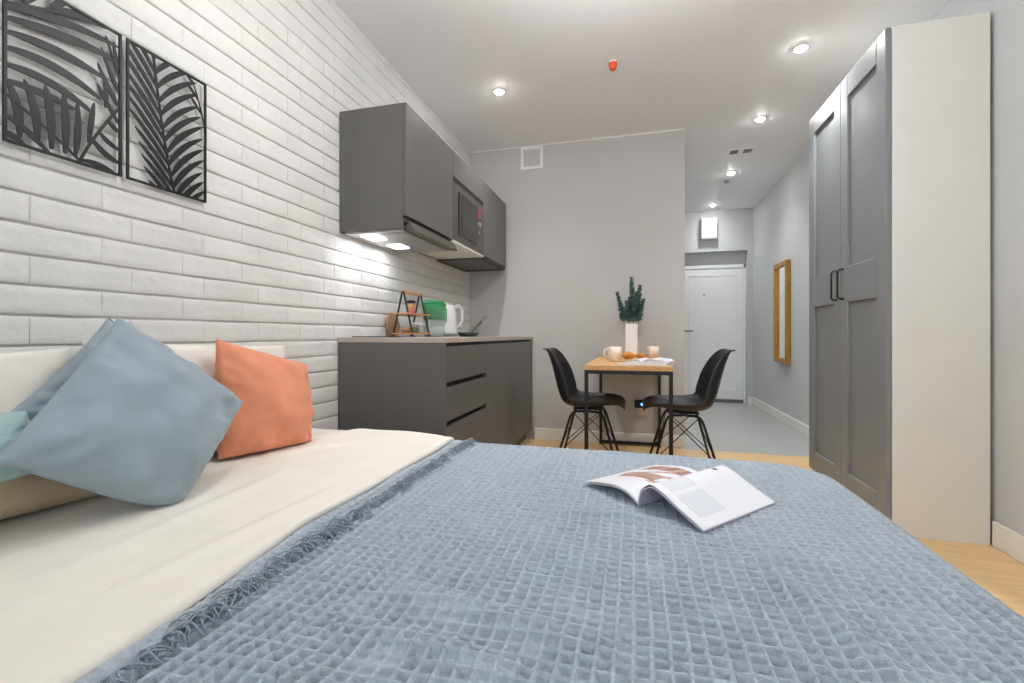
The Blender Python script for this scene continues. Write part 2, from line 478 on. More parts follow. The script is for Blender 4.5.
# extractor hood: lit steel underside and a slanted dark steel front bar
hd = thing('extractor_hood', 'slim steel extractor hood with two lit lamps under the nearest wall cabinet', 'extractor hood', (-1.27, 2.35, 1.43))
b = MB(); b.box(UX0 + .02, UXF - .024, 2.061, 2.632, 1.452, 1.478); b.build('body', M_steel, hd, bevel=.002)
b = MB()
vs = [(-1.105, 2.062, 1.452), (-1.052, 2.062, 1.449), (-1.052, 2.632, 1.449), (-1.105, 2.632, 1.452),
      (-1.105, 2.062, 1.478), (-1.078, 2.062, 1.497), (-1.078, 2.632, 1.497), (-1.105, 2.632, 1.478)]
b.hexa(vs); b.build('front_bar', M_steeldark, hd, bevel=.002)['label'] = 'slanted dark steel front bar'
for y in (2.33, 2.42, 2.51):
    pass
b = MB(); b.box(-1.27, -1.12, 2.10, 2.60, 1.4495, 1.4515); b.build('grease_filter', M_steel, hd)
for k, y in enumerate((2.165, 2.42)):
    b = MB(); b.box(-1.39, -1.30, y - .055, y + .055, 1.4485, 1.4515); b.build('lamp_lens', M_hoodlamp, hd)
b = MB(); b.lathe([(.011, 0), (.011, .006)], (-1.058, 2.60, 1.470), 14, 'x'); b.build('button', M_steel, hd)
for y in (2.165, 2.42):
    l = bpy.data.lights.new('hood_light', 'AREA'); l.shape = 'SQUARE'; l.size = .08; l.energy = .55; l.color = (.93, .96, 1)
    o = bpy.data.objects.new('hood_light', l); COL.objects.link(o); o.location = (-1.345, y, 1.446)

# microwave
mw = thing('microwave', 'built-in microwave with dark glass window in the middle wall cabinet', 'microwave', (-1.25, 2.95, 1.53))
b = MB(); b.box(UX0 + .03, UXF - .018, 2.668, 3.232, 1.529, 1.885); b.build('housing', M_steeldark, mw)
b = MB(); b.box(UXF - .018, UXF + .001, 2.655, 3.246, 1.529, 1.892); b.build('front_frame', mat('bronze_grey_steel', srgb(96, 90, 84), .45, metal=.3, var=.04), mw, bevel=.002)
b = MB(); b.box(UXF - .001, UXF + .007, 2.735, 3.085, 1.575, 1.85)
dd = b.build('door_glass', M_glassdark, mw, bevel=.002)
b = MB(); b.box(UXF + .006, UXF + .0082, 2.785, 3.04, 1.63, 1.80); b.build('window', M_screen, dd)
b = MB(); b.box(UXF + .001, UXF + .005, 3.10, 3.16, 1.775, 1.835); b.build('display', M_red, mw)
b = MB(); b.lathe([(.022, 0), (.022, .012), (.018, .016)], (UXF + .001, 3.13, 1.728), 18, 'x'); b.build('dial', M_steel, mw)
b = MB(); b.lathe([(.013, 0), (.013, .006)], (UXF + .001, 3.13, 1.67), 14, 'x'); b.build('button', M_steel, mw)

# hob
hb = thing('hob', 'narrow black glass hob flat on the worktop near the bed', 'hob', (-1.29, 2.19, .918))
b = MB(); b.box(-1.43, -1.16, 2.09, 2.285, .918, .923); b.build('glass_top', M_glassdark, hb, bevel=.001)
for x in (-1.37, -1.24):
    b = MB(); b.lathe([(.045, 0), (.047, .0003), (.049, 0)], (x, 2.19, .9232), 24); b.build('cooking_zone', M_steeldark, hb)

# A-frame rack with two bamboo shelves
rk = thing('spice_rack', 'black A-frame rack with two bamboo shelves and a handle on the worktop', 'rack', (-1.25, 2.41, .918))
for y in (2.305, 2.515):
    b = MB()
    for s in (-1, 1):
        b.tube([(-1.25 + s * .062, y, .919), (-1.25 + s * .004, y, 1.175)], .0055, 8)
    b.build('side_frame', M_black, rk)
b = MB(); b.box(-1.258, -1.242, 2.303, 2.517, 1.163, 1.179); b.build('handle', M_bamboo, rk, bevel=.002)
b = MB(); b.box(-1.315, -1.185, 2.296, 2.524, .934, .942); b.build('shelf', M_bamboo, rk, bevel=.001)
b = MB(); b.box(-1.31, -1.19, 2.296, 2.524, 1.046, 1.054); b.build('shelf', M_bamboo, rk, bevel=.001)
# things on the rack
cup = thing('paper_cup', 'small brown paper cup with black lid on the rack upper shelf', 'cup', (-1.25, 2.40, 1.054))
b = MB(); b.lathe([(.021, 1.054), (.026, 1.115)], (-1.25, 2.40, 0)); b.build('cup_body', M_kraft, cup, smooth=True)
b = MB(); b.lathe([(.0222, 1.057), (.0238, 1.070)], (-1.25, 2.40, 0)); b.build('band', M_pink, cup, smooth=True)
b = MB(); b.lathe([(.028, 1.113), (.028, 1.119), (.025, 1.121), (.0245, 1.129), (.022, 1.130)], (-1.25, 2.40, 0)); b.build('lid', M_black, cup)
def jar(x, y, fill, lab):
    j = thing('spice_jar', lab, 'jar', (x, y, .942))
    b = MB(); b.lathe([(.021, .942), (.022, .946), (.022, .985), (.018, .992)], (x, y, 0)); b.build('glass', M_glass, j, smooth=True)
    b = MB(); b.lathe([(.0195, .945), (.0195, .975)], (x, y, 0)); b.build('filling', fill, j)
    b = MB(); b.lathe([(.0195, .991), (.0195, 1.005)], (x, y, 0)); b.build('lid', M_white, j)
jar(-1.235, 2.42, M_plantgreen, 'small glass jar with green herbs on the rack lower shelf')
jar(-1.235, 2.485, M_filter, 'small glass jar of white salt at the far end of the rack lower shelf')
b = MB(); b.lathe([(.026, .942), (.034, .952), (.037, .972), (.034, .972), (.029, .955)], (-1.245, 2.34, 0))
tag(b.build('wooden_bowl', M_board, smooth=True), 'small brown wooden bowl at the near end of the rack lower shelf', 'bowl')
b = MB(); b.lathe([(.072, 0), (.075, .003), (.075, .011), (.072, .014)], (0, 0, 0), 36, 'x')
bd = b.build('round_board', M_board, local=True)
bd.location = (-1.455, 2.545, .994); bd.rotation_euler = (0, math.radians(-9), 0)
tag(bd, 'round brown wooden board leaning on the brick wall behind the rack', 'board')

# water filter jug
jg = thing('filter_jug', 'clear water filter jug with green top on the worktop beside the rack', 'jug', (-1.22, 2.655, .918))
def ring(cx, cy, rx, ry, z, n=28, spout=0.0):
    out = []
    for k in range(n):
        a = 2 * PI * k / n
        x, y = rx * math.cos(a), ry * math.sin(a)
        if spout and math.sin(a) < -.8: y -= spout * (-(math.sin(a)) - .8) / .2
        out.append((cx + x, cy + y, z))
    return out
def loft(rings, name, mt, parent, smooth=True, caps=True):
    b = MB(); n = len(rings[0])
    vs = [p for r in rings for p in r]
    fs = [(i * n + k, i * n + (k + 1) % n, (i + 1) * n + (k + 1) % n, (i + 1) * n + k) for i in range(len(rings) - 1) for k in range(n)]
    if caps: fs += [tuple(range(n - 1, -1, -1)), tuple((len(rings) - 1) * n + k for k in range(n))]
    b._add(vs, fs)
    return b.build(name, mt, parent, smooth=smooth)
J = (-1.22, 2.655)
loft([ring(*J, .045, .098, .919), ring(*J, .048, .105, .93), ring(*J, .054, .122, 1.06), ring(*J, .055, .127, 1.09)], 'body', M_clear, jg)
loft([ring(*J, .040, .085, .925), ring(*J, .046, .1, .985)], 'water_tank', M_filter, jg)
loft([ring(*J, .042, .09, 1.03), ring(*J, .05, .118, 1.06), ring(*J, .0556, .130, 1.093), ring(*J, .057, .133, 1.12, spout=.02)], 'funnel', M_green, jg)
loft([ring(*J, .058, .135, 1.119, spout=.02), ring(*J, .057, .133, 1.13, spout=.02), ring(*J, .045, .11, 1.145)], 'lid', M_green, jg)
b = MB(); b.tube([(-1.22, 2.775, 1.11), (-1.22, 2.83, 1.10), (-1.22, 2.83, 1.03), (-1.22, 2.77, .985)], .011, 8); b.build('handle', M_green, jg, smooth=True)

# kettle
kt = thing('electric_kettle', 'white electric kettle with looped handle on the worktop behind the jug', 'kettle', (-1.26, 2.95, .918))
b = MB(); b.lathe([(.075, .918), (.075, .935)], (-1.26, 2.95, 0)); b.build('power_base', M_greyplastic, kt)
b = MB(); b.lathe([(.068, .936), (.07, .95), (.062, 1.07), (.056, 1.13), (.05, 1.137), (.02, 1.145)], (-1.26, 2.95, 0)); b.build('body', M_white, kt, smooth=True)
b = MB(); b.tube([(-1.235, 2.99, 1.125), (-1.21, 3.04, 1.14), (-1.195, 3.07, 1.115), (-1.195, 3.07, 1.03), (-1.21, 3.045, .99), (-1.23, 3.0, .98)], .012, 10); b.build('handle', M_white, kt, smooth=True)
b = MB(); b.lathe([(.012, 1.143), (.012, 1.155)], (-1.26, 2.95, 0)); b.build('lid_knob', M_white, kt)

# frying pan behind the kettle, handle pointing up and away
fp = thing('frying_pan', 'small dark frying pan with a steel handle raised, far end of the worktop', 'pan', (-1.15, 3.08, .918))
b = MB(); b.lathe([(.06, .918), (.08, .948), (.077, .948), (.058, .923), (0, .923)], (-1.15, 3.08, 0)); b.build('pan_body', mat('dark_green_enamel', srgb(48, 56, 50), .35, var=.05), fp, smooth=True)
b = MB(); b.tube([(-1.15, 3.152, .942), (-1.15, 3.19, .965), (-1.15, 3.40, 1.045)], .011, 8); b.build('handle', mat('olive_steel', srgb(120, 112, 92), .35, metal=.7), fp)
b = MB(); b.tube([(-1.15, 3.36, 1.03), (-1.15, 3.47, 1.072)], .0125, 8); b.build('handle_tip', M_steel, fp)

# ------------------------------------------------------------------ wall art, two cut metal panels
def art_panel(y0, fronds, label):
    w, h = .262, .42
    z0 = 1.396
    x = XL + .014
    t = thing('palm_panel', label, 'wall art', (x, y0, z0))
    b = MB()
    fw = .0075
    for ya, yb_, za, zb in ((0, fw, 0, h), (w - fw, w, 0, h), (fw, w - fw, 0, fw), (fw, w - fw, h - fw, h)):
        b.box(x - .003, x + .003, y0 + ya, y0 + yb_, z0 + za, z0 + zb)
    fr = b.build('frame', M_blackart, t, bevel=.0008)
    for y in (.03, w - .03):
        for zz in (.03, h - .03):
            pass
    b = MB()
    lay = [.11]
    def clampyz(p): return (min(max(p[0], .003), w - .003), min(max(p[1], .003), h - .003))
    def strip(p0, p1, p2, wd, n=10, blunt=False):
        pts = []
        for i in range(n + 1):
            s = i / n
            q = [(1 - s) ** 2 * p0[k] + 2 * s * (1 - s) * p1[k] + s * s * p2[k] for k in (0, 1)]
            d = [2 * (1 - s) * (p1[k] - p0[k]) + 2 * s * (p2[k] - p1[k]) for k in (0, 1)]
            L = math.hypot(*d) or 1
            pr = wd * (1 if blunt else (.22 + .78 * math.sin(PI * min(1, s * .92 + .06)) ** .8) * (1 if s < .97 else .3))
            nx, ny = -d[1] / L * pr / 2, d[0] / L * pr / 2
            pts.append((clampyz((q[0] + nx, q[1] + ny)), clampyz((q[0] - nx, q[1] - ny))))
        vs = []
        lay[0] = (lay[0] * 1.7 + .37) % 1.0
        ex = .0014 * lay[0] - .0007
        for a, c in pts:
            for (yy, zz) in (a, c):
                vs.append((x - .0015 + ex, y0 + yy, z0 + zz)); vs.append((x + .0015 + ex, y0 + yy, z0 + zz))
        fs = []
        for i in range(n):
            o = 4 * i
            fs += [(o + 1, o + 3, o + 7, o + 5), (o, o + 4, o + 6, o + 2), (o, o + 1, o + 5, o + 4), (o + 2, o + 6, o + 7, o + 3)]
        b._add(vs, fs)
    for f in fronds:
        for p0, p1, p2, wd, bl_ in f.get('curves', ()):
            strip((p0[0] * w, p0[1] * h), (p1[0] * w, p1[1] * h), (p2[0] * w, p2[1] * h), wd, 14, bl_)
        if 'stem' not in f: continue
        s0, s1, s2 = [(p[0] * w, p[1] * h) for p in f['stem']]
        strip(s0, s1, s2, f.get('sw', .006), 14, True)
        for side, cnt, ln, ang, bend, wd in f['leaves']:
            for i in range(cnt):
                s = f.get('start', .04) + (f.get('end', .97) - f.get('start', .04)) * i / max(1, cnt - 1)
                q = [(1 - s) ** 2 * s0[k] + 2 * s * (1 - s) * s1[k] + s * s * s2[k] for k in (0, 1)]
                d = [2 * (1 - s) * (s1[k] - s0[k]) + 2 * s * (s2[k] - s1[k]) for k in (0, 1)]
                a0 = math.atan2(d[1], d[0])
                a = a0 + side * math.radians(ang)
                a2 = a0 + side * math.radians(ang + bend)
                L = ln * (1 - .2 * abs(2 * s - .9)) * random.uniform(.93, 1.07)
                m1 = (q[0] + math.cos(a) * L * .5, q[1] + math.sin(a) * L * .5)
                m2 = (m1[0] + math.cos(a2) * L * .5, m1[1] + math.sin(a2) * L * .5)
                strip(q, m1, m2, wd)
    b.build('palm_cutout', M_blackart, t)
    return t
art_panel(1.012, [
    dict(stem=[(.56, 0), (.40, .42), (.30, 1.0)], sw=.007, start=-.32, end=.97,
         leaves=[(-1, 15, .20, 38, 30, .0175), (1, 15, .19, 26, 12, .0135)]),
    dict(stem=[(1.0, .40), (1.02, .65), (.80, .97)], sw=.004, start=.6, end=.95,
         leaves=[(1, 3, .07, 25, 10, .009)]),
], 'black metal palm leaf panel on the brick wall, the one nearer the kitchen')
art_panel(.737, [
    dict(curves=[
        ((.02, .80), (.36, .90), (.68, .97), .007, True), ((.60, .02), (.72, .22), (1.0, .50), .007, True), ((.60, .02), (.34, .16), (.0, .28), .006, True),
        ((1.0, .62), (.92, .80), (.84, .93), .005, True),
        ((.03, .84), (.09, .95), (.14, 1.03), .024, False), ((.15, .85), (.24, .97), (.34, 1.06), .024, False), ((.36, .91), (.46, 1.0), (.56, 1.1), .02, False),
        ((.33, .89), (.60, .99), (.88, .99), .022, False),
        ((.0, .77), (.45, .90), (.99, .90), .020, False), ((.0, .71), (.46, .80), (.97, .80), .023, False),
        ((.0, .63), (.42, .70), (.86, .63), .021, False), ((.0, .54), (.40, .60), (.80, .48), .022, False), ((.0, .44), (.35, .49), (.74, .36), .021, False), ((.0, .35), (.28, .38), (.58, .34), .018, False),
        ((.12, .05), (.13, .24), (.03, .36), .019, False), ((.25, .05), (.26, .26), (.15, .40), .019, False), ((.36, .04), (.37, .26), (.31, .42), .019, False), ((.47, .04), (.49, .24), (.46, .42), .018, False), ((.56, .04), (.60, .22), (.58, .40), .016, False),
        ((.68, .16), (.70, .30), (.73, .44), .014, False), ((.78, .26), (.86, .20), (1.0, .18), .014, False), ((.86, .36), (.92, .32), (1.0, .30), .012, False), ((.70, .20), (.84, .10), (1.0, .09), .016, False),
        ((.61, .03), (.80, .06), (1.0, -.02), .015, False), ((.0, .16), (.16, .12), (.36, .0), .015, False), ((.0, .06), (.08, .05), (.18, .0), .015, False),
        ((.84, .44), (.86, .54), (.82, .64), .012, False), ((1.0, .56), (.90, .66), (.80, .84), .012, False), ((1.0, .46), (.88, .56), (.76, .72), .012, False), ((1.0, .70), (.94, .80), (.92, .92), .010, False), ((.98, .36), (.86, .46), (.76, .58), .012, False),
    ]),
], 'black metal palm leaf panel on the brick wall, the one farther from the kitchen')

# ------------------------------------------------------------------ bed
BX0, BX1, BY0, BY1 = XL + .02, .56, .16, 1.725
bed = thing('bed', 'low upholstered bed base under the mattress beside the brick wall', 'bed', ((BX0 + BX1) / 2, (BY0 + BY1) / 2, 0))
b = MB(); b.box(BX0, BX1 - .02, BY0 + .02, BY1 - .02, .10, .29); b.build('base', M_bedframe, bed, bevel=.015, segs=3)
for x in (BX0 + .1, BX1 - .12):
    for y in (BY0 + .12, BY1 - .12):
        b = MB(); b.lathe([(.022, 0), (.03, .10)], (x, y, 0), 16); b.build('leg', M_black, bed)
b = MB(); b.box(BX0, BX1, BY0, BY1, .29, .487)
tag(b.build('mattress', M_mattress, bevel=.04, segs=4), 'thick white mattress under the cream duvet and blue blanket', 'mattress')

def fbm(X, Y, sc, seed, oct=3):
    rs = np.random.RandomState(seed); out = np.zeros_like(X); amp = 1.0; tot = 0
    for o in range(oct):
        for k in range(5):
            th = rs.uniform(0, 2 * PI); ph = rs.uniform(0, 2 * PI); f = sc * (1.9 ** o) * rs.uniform(.7, 1.3)
            out += amp / 5 * np.sin(2 * PI * f * (X * math.cos(th) + Y * math.sin(th)) + ph)
        tot += amp; amp *= .5
    return out / tot

def ridge(A, B, p, q, amp, sig):
    px, py = p; qx, qy = q
    L2 = (qx - px) ** 2 + (qy - py) ** 2
    t = ((A - px) * (qx - px) + (B - py) * (qy - py)) / L2
    tc = np.clip(t, 0, 1)
    dx = A - (px + tc * (qx - px)); dy = B - (py + tc * (qy - py))
    taper = np.sin(PI * np.clip(t, 0, 1)) ** .7
    return amp * np.exp(-(dx ** 2 + dy ** 2) / (2 * sig ** 2)) * np.where((t > 0) & (t < 1), taper, 0)

def draped(a0, a1, b0, b1, na, nb, core, rc, R, ztop, hfn, edges):
    """cloth lying on a bed: rounded-rectangle top, falling over the sides in `edges`"""
    cx0, cx1, cy0, cy1 = core
    A, B = np.meshgrid(np.linspace(a0, a1, na), np.linspace(b0, b1, nb), indexing='ij')
    qx = np.clip(A, cx0 + rc if 'l' in edges else -9, cx1 - rc if 'r' in edges else 9)
    qy = np.clip(B, cy0 + rc if 'n' in edges else -9, cy1 - rc if 'f' in edges else 9)
    vx, vy = A - qx, B - qy
    L = np.hypot(vx, vy)
    nx, ny = vx / np.maximum(L, 1e-6), vy / np.maximum(L, 1e-6)
    e = np.maximum(0, L - (rc - R))
    th = np.minimum(e / R, PI / 2)
    rest = np.maximum(0, e - R * PI / 2)
    hor = np.where(L < rc - R, L, rc - R + R * np.sin(th))
    down = R * (1 - np.cos(th)) + rest
    h = hfn(A, B)
    up = np.cos(th); out = np.sin(th)
    flare = rest * .06 * (1 + .7 * np.sin(A * 17 + B * 15))
    X = qx + nx * (hor + h * out + flare)
    Y = qy + ny * (hor + h * out + flare)
    Z = ztop - down + h * up
    return X, Y, Z

def grid_mesh(name, X, Y, Z, mt):
    na, nb = X.shape
    co = np.stack([X, Y, Z], -1).reshape(-1, 3).astype(np.float32)
    loc = (float(co[:, 0].mean()), float(co[:, 1].mean()), float(co[:, 2].min()))
    co -= np.array(loc, dtype=np.float32)
    idx = np.arange(na * nb).reshape(na, nb)
    q = np.stack([idx[:-1, :-1], idx[1:, :-1], idx[1:, 1:], idx[:-1, 1:]], -1).reshape(-1, 4).astype(np.int32)
    me = bpy.data.meshes.new(name)
    me.vertices.add(len(co)); me.vertices.foreach_set('co', co.ravel())
    me.loops.add(q.size); me.loops.foreach_set('vertex_index', q.ravel())
    me.polygons.add(len(q)); me.polygons.foreach_set('loop_start', np.arange(0, q.size, 4, dtype=np.int32))
    me.polygons.foreach_set('use_smooth', np.ones(len(q), dtype=bool))
    me.materials.append(mt); me.update(calc_edges=True); me.validate()
    o = bpy.data.objects.new(name, me); COL.objects.link(o); o.location = loc
    ORG[o.name] = Vector(loc)
    return o

CORE = (-9, .595, .14, 1.745)
P = .0245
wob = lambda B: .040 * np.clip((.85 - B) / .45, 0, 1) - .012 * np.exp(-((B - .95) / .15) ** 2) + .004 * np.sin(B * 13 + 1)
def blanket_h(A, B):
    A2 = A + .0035 * fbm(A, B, 3.5, 31) + .0016 * fbm(A, B, 14, 32); B2 = B + .0035 * fbm(A, B, 3.5, 33) + .0016 * fbm(A, B, 14, 34)
    fa = np.abs(((A2 / P) % 1.0) - .5) * 2; fb = np.abs(((B2 / (P * .86)) % 1.0) - .5) * 2
    m = np.maximum(fa, fb)
    q = np.clip((1 - m - .04) / .42, 0, 1); w = -.0145 * q * q * (3 - 2 * q)
    amp = np.clip(.82 + .45 * fbm(A, B, 2.0, 3) + .55 * fbm(A, B, 9, 35), .2, 1.5)
    ed = -.70 + wob(B)
    amp = amp * (1 - .75 * np.clip((ed + .03 - A) / .02, 0, 1))
    h = w * amp
    h += .0045 * fbm(A, B, 1.3, 5) + .002 * fbm(A, B, 5, 6)
    h += ridge(A, B, (-.24, 1.115), (.12, 1.09), .014, .016)
    h += ridge(A, B, (-.42, .70), (-.02, .63), .017, .018)
    h += ridge(A, B, (-.38, .585), (-.12, .56), .013, .016)
    h += ridge(A, B, (.22, .98), (.36, .55), .013, .017)
    h += ridge(A, B, (.05, .92), (.5, 1.0), .008, .02)
    h += ridge(A, B, (-.55, .5), (-.2, .42), .010, .02)
    fx = -.638 + .022 * np.clip((.75 - B) / .35, 0, 1)
    h += .005 / (1 + np.exp((A - fx) / .003))           # turned-back hem strip
    h -= .010 * np.clip((ed + .004 - A) / .012, 0, 1)
    h += .0011 * fbm(A, B, 60, 41, 2)
    return h
X, Y, Z = draped(-.735, .595 + .26, -.08, 1.745 + .26, 560, 760, CORE, .19, .035, .503, blanket_h, 'rnf')
bl = grid_mesh('waffle_blanket', X, Y, Z, M_blanket)
tag(bl, 'blue-grey waffle weave blanket with a fringed hem spread over the bed', 'blanket')
so = bl.modifiers.new('solid', 'SOLIDIFY'); so.thickness = .004; so.offset = -1

b = MB()
rnd = random.Random(4)
yy = .17
while yy < 1.735:
    fx = -.638 + .022 * min(1, max(0, (.75 - yy) / .35))
    clump = .5 + .5 * math.sin(yy * 43) * math.sin(yy * 19 + 1) + rnd.gauss(0, .25)
    clump = min(1.2, max(.1, clump))
    sgn = rnd.choice((1, -1, -1))
    base = Vector((fx - .004 + rnd.gauss(0, .003), yy, .511))
    for s in range(max(1, int(5.5 * clump))):
        a = sgn * math.radians(rnd.uniform(10, 80)) + rnd.gauss(0, .3)
        L = rnd.uniform(.022, .05) * (.6 + .45 * clump)
        d = Vector((math.cos(a), math.sin(a), 0))
        side = Vector((-d.y, d.x, 0))
        hh = rnd.uniform(.001, .012) * (.5 + clump * .6)
        bow = rnd.gauss(0, .007); hook = rnd.gauss(0, .012)
        pts = []
        for k in range(7):
            t = k / 6
            pts.append(base + d * (L * t) + side * (bow * math.sin(PI * t) + hook * t * t) + Vector((0, 0, hh * math.sin(PI * min(1, t * 1.05)) - .006 * t)))
        b.tube(pts, [.0013, .0015, .0015, .0014, .0013, .0012, .0006], 5)
    yy += rnd.uniform(.005, .009)
fr = b.build('fringe', M_fringe, bl, smooth=True)
fr['kind'] = 'stuff'
fr['label'] = 'twisted yarn fringe along the hem, colour darkened for self-shadow'

def duvet_h(A, B):
    h = .006 * fbm(A, B, 1.1, 11) + .0018 * fbm(A, B, 5, 12)
    h += ridge(A, B, (-.80, .45), (-.77, 1.1), .009, .015)
    h += ridge(A, B, (-.95, .5), (-1.02, 1.2), .008, .018)
    h += ridge(A, B, (-1.2, 1.25), (-.95, 1.62), .010, .014)
    h += ridge(A, B, (-1.32, 1.45), (-1.05, 1.70), .010, .012)
    h += ridge(A, B, (-1.2, 1.64), (-.74, 1.68), .022, .035)
    return h
# duvet as a padded slab with a rounded folded edge over the blanket
na, nb = 120, 200
A = np.linspace(XL + .01, -.705, na); Bv = np.linspace(-.05, 1.745 + .22, nb)
X, Y, Z = draped(XL + .01, -.70, -.05, 1.745 + .22, na, nb, CORE, .19, .04, .519, duvet_h, 'nf')
edge = np.clip((X - (-.70 - .016)) / .016, 0, 1)
X = X + edge * wob(Y)
Z = Z - .013 * (1 - np.sqrt(np.maximum(0, 1 - edge ** 2)))
dv = grid_mesh('duvet', X, Y, Z, M_linen)
tag(dv, 'cream linen duvet showing between the cushions and the blue blanket', 'duvet')
so = dv.modifiers.new('solid', 'SOLIDIFY'); so.thickness = .008; so.offset = -1

# ------------------------------------------------------------------ pillows and cushions
def cushion(name, mt, TL, TR, BR, BLc, thick, label, cat, pinch=.09, wr=.006, seed=1, n=40, power=.5, group=None, zmin=.519):
    TL, TR, BR, BLc = map(Vector, (TL, TR, BR, BLc))
    nrm = ((TR - TL).cross(BLc - TL)).normalized()
    if nrm.x < 0: nrm = -nrm
    b = MB()
    def base(u, v):
        u2 = u * (1 - pinch * (1 - v * v)); v2 = v * (1 - pinch * (1 - u * u))
        s, t = (u2 + 1) / 2, (v2 + 1) / 2
        top = TL.lerp(TR, s); bot = BLc.lerp(BR, s)
        return bot.lerp(top, t)
    vs = []
    for side in (1, -1):
        for i in range(n + 1):
            for j in range(n + 1):
                u = math.sin((i / n * 2 - 1) * PI / 2); v = math.sin((j / n * 2 - 1) * PI / 2)
                p = base(u, v)
                e = max(0, (1 - u * u) * (1 - v * v))
                th = thick / 2 * e ** power
                r = max(abs(u), abs(v)); cr = abs(u) * abs(v)
                ang = math.atan2(v, u)
                w = noise.noise((u * 2.2 + seed, v * 2.2, side * 3.1)) * wr * 1.4
                w += noise.noise((ang * 9 + seed, r * .8, side)) * wr * 1.6 * (r ** 2.5) * min(1, e * 9) * (.5 + cr * 1.5)
                w += noise.noise((u * 7, v * 7, seed * 2.0)) * wr * .35
                w *= min(1, e * 6)
                w += noise.noise((ang * 13 + seed, 3.3, seed)) * wr * .55 * r ** 8
                q = p + nrm * side * (th + w)
                q.z = zmin + .014 * math.log1p(math.exp(min(40, (q.z - zmin) / .014)))
                vs.append(q)
    N = (n + 1) ** 2
    fs = []
    for s in (0, 1):
        for i in range(n):
            for j in range(n):
                a, c, d, e2 = [s * N + k for k in (i * (n + 1) + j, (i + 1) * (n + 1) + j, (i + 1) * (n + 1) + j + 1, i * (n + 1) + j + 1)]
                fs.append((a, c, d, e2) if s == 0 else (a, e2, d, c))
    b._add(vs, fs)
    o = b.build(name, mt, smooth=True)
    # weld the two sides along the seam
    import bmesh
    bm = bmesh.new(); bm.from_mesh(o.data)
    bmesh.ops.remove_doubles(bm, verts=bm.verts, dist=1e-4)
    bmesh.ops.recalc_face_normals(bm, faces=bm.faces)
    bm.to_mesh(o.data); bm.free()
    o.data.polygons.foreach_set('use_smooth', [True] * len(o.data.polygons))
    # stitched seam running round the cushion edge
    sb = MB(); loop = []
    for k in range(4):
        for i in range(24):
            s = i / 24 * 2 - 1
            u, v = ((s, 1), (1, -s), (-s, -1), (-1, s))[k]
            q = base(u * .999, v * .999)
            q.z = zmin + .014 * math.log1p(math.exp(min(40, (q.z - zmin) / .014)))
            loop.append(q)
    loop.append(loop[0])
    sb.tube(loop, .0018, 5, caps=False)
    sb.build('seam', mt, o, smooth=True)
    tag(o, label, cat, group)
    return o

cushion('pillow', M_white_linen, (-1.425, .18, .875), (-1.405, .835, .895), (-1.37, .875, .53), (-1.36, .16, .53), .13,
        'cream pillow standing against the brick wall at the left edge', 'pillow', pinch=.04, seed=2)
cushion('pillow', M_white_linen, (-1.425, .875, .915), (-1.42, 1.60, .885), (-1.38, 1.60, .53), (-1.38, .90, .53), .11,
        'white pillow standing against the brick wall behind the orange cushion', 'pillow', pinch=.04, seed=3)
cushion('pillow', M_tan_shaded, (-1.40, .50, .665), (-1.33, .93, .66), (-1.27, .93, .525), (-1.34, .50, .525), .12,
        'tan pillow, colour darkened for shade, lying low beneath the teal and blue cushions', 'pillow', pinch=.05, seed=4)
cushion('cushion', M_teal, (-1.285, .28, .80), (-1.265, .675, .765), (-1.215, .715, .645), (-1.24, .28, .60), .09,
        'pale teal cushion at the left edge beside the blue cushions', 'cushion', pinch=.05, seed=8)
cushion('cushion', M_blue, (-1.37, .905, .977), (-1.31, 1.14, .72), (-1.285, .88, .53), (-1.305, .665, .757), .09,
        'dusty blue cushion mostly hidden behind the front blue cushion', 'cushion', pinch=.06, seed=9, wr=.012)
cushion('cushion', M_blue, (-1.275, .866, .976), (-1.17, 1.146, .722), (-1.08, .86, .485), (-1.165, .575, .690), .19,
        'large dusty blue cushion standing on its corner in front', 'cushion', pinch=.025, seed=5, power=.5, wr=.014)
cushion('cushion', M_orange, (-1.325, 1.192, .914), (-1.285, 1.57, .809), (-1.205, 1.495, .50), (-1.285, 1.165, .525), .17,
        'terracotta orange cushion leaning on the white pillow', 'cushion', pinch=0.0, seed=6, power=.52, wr=.013)

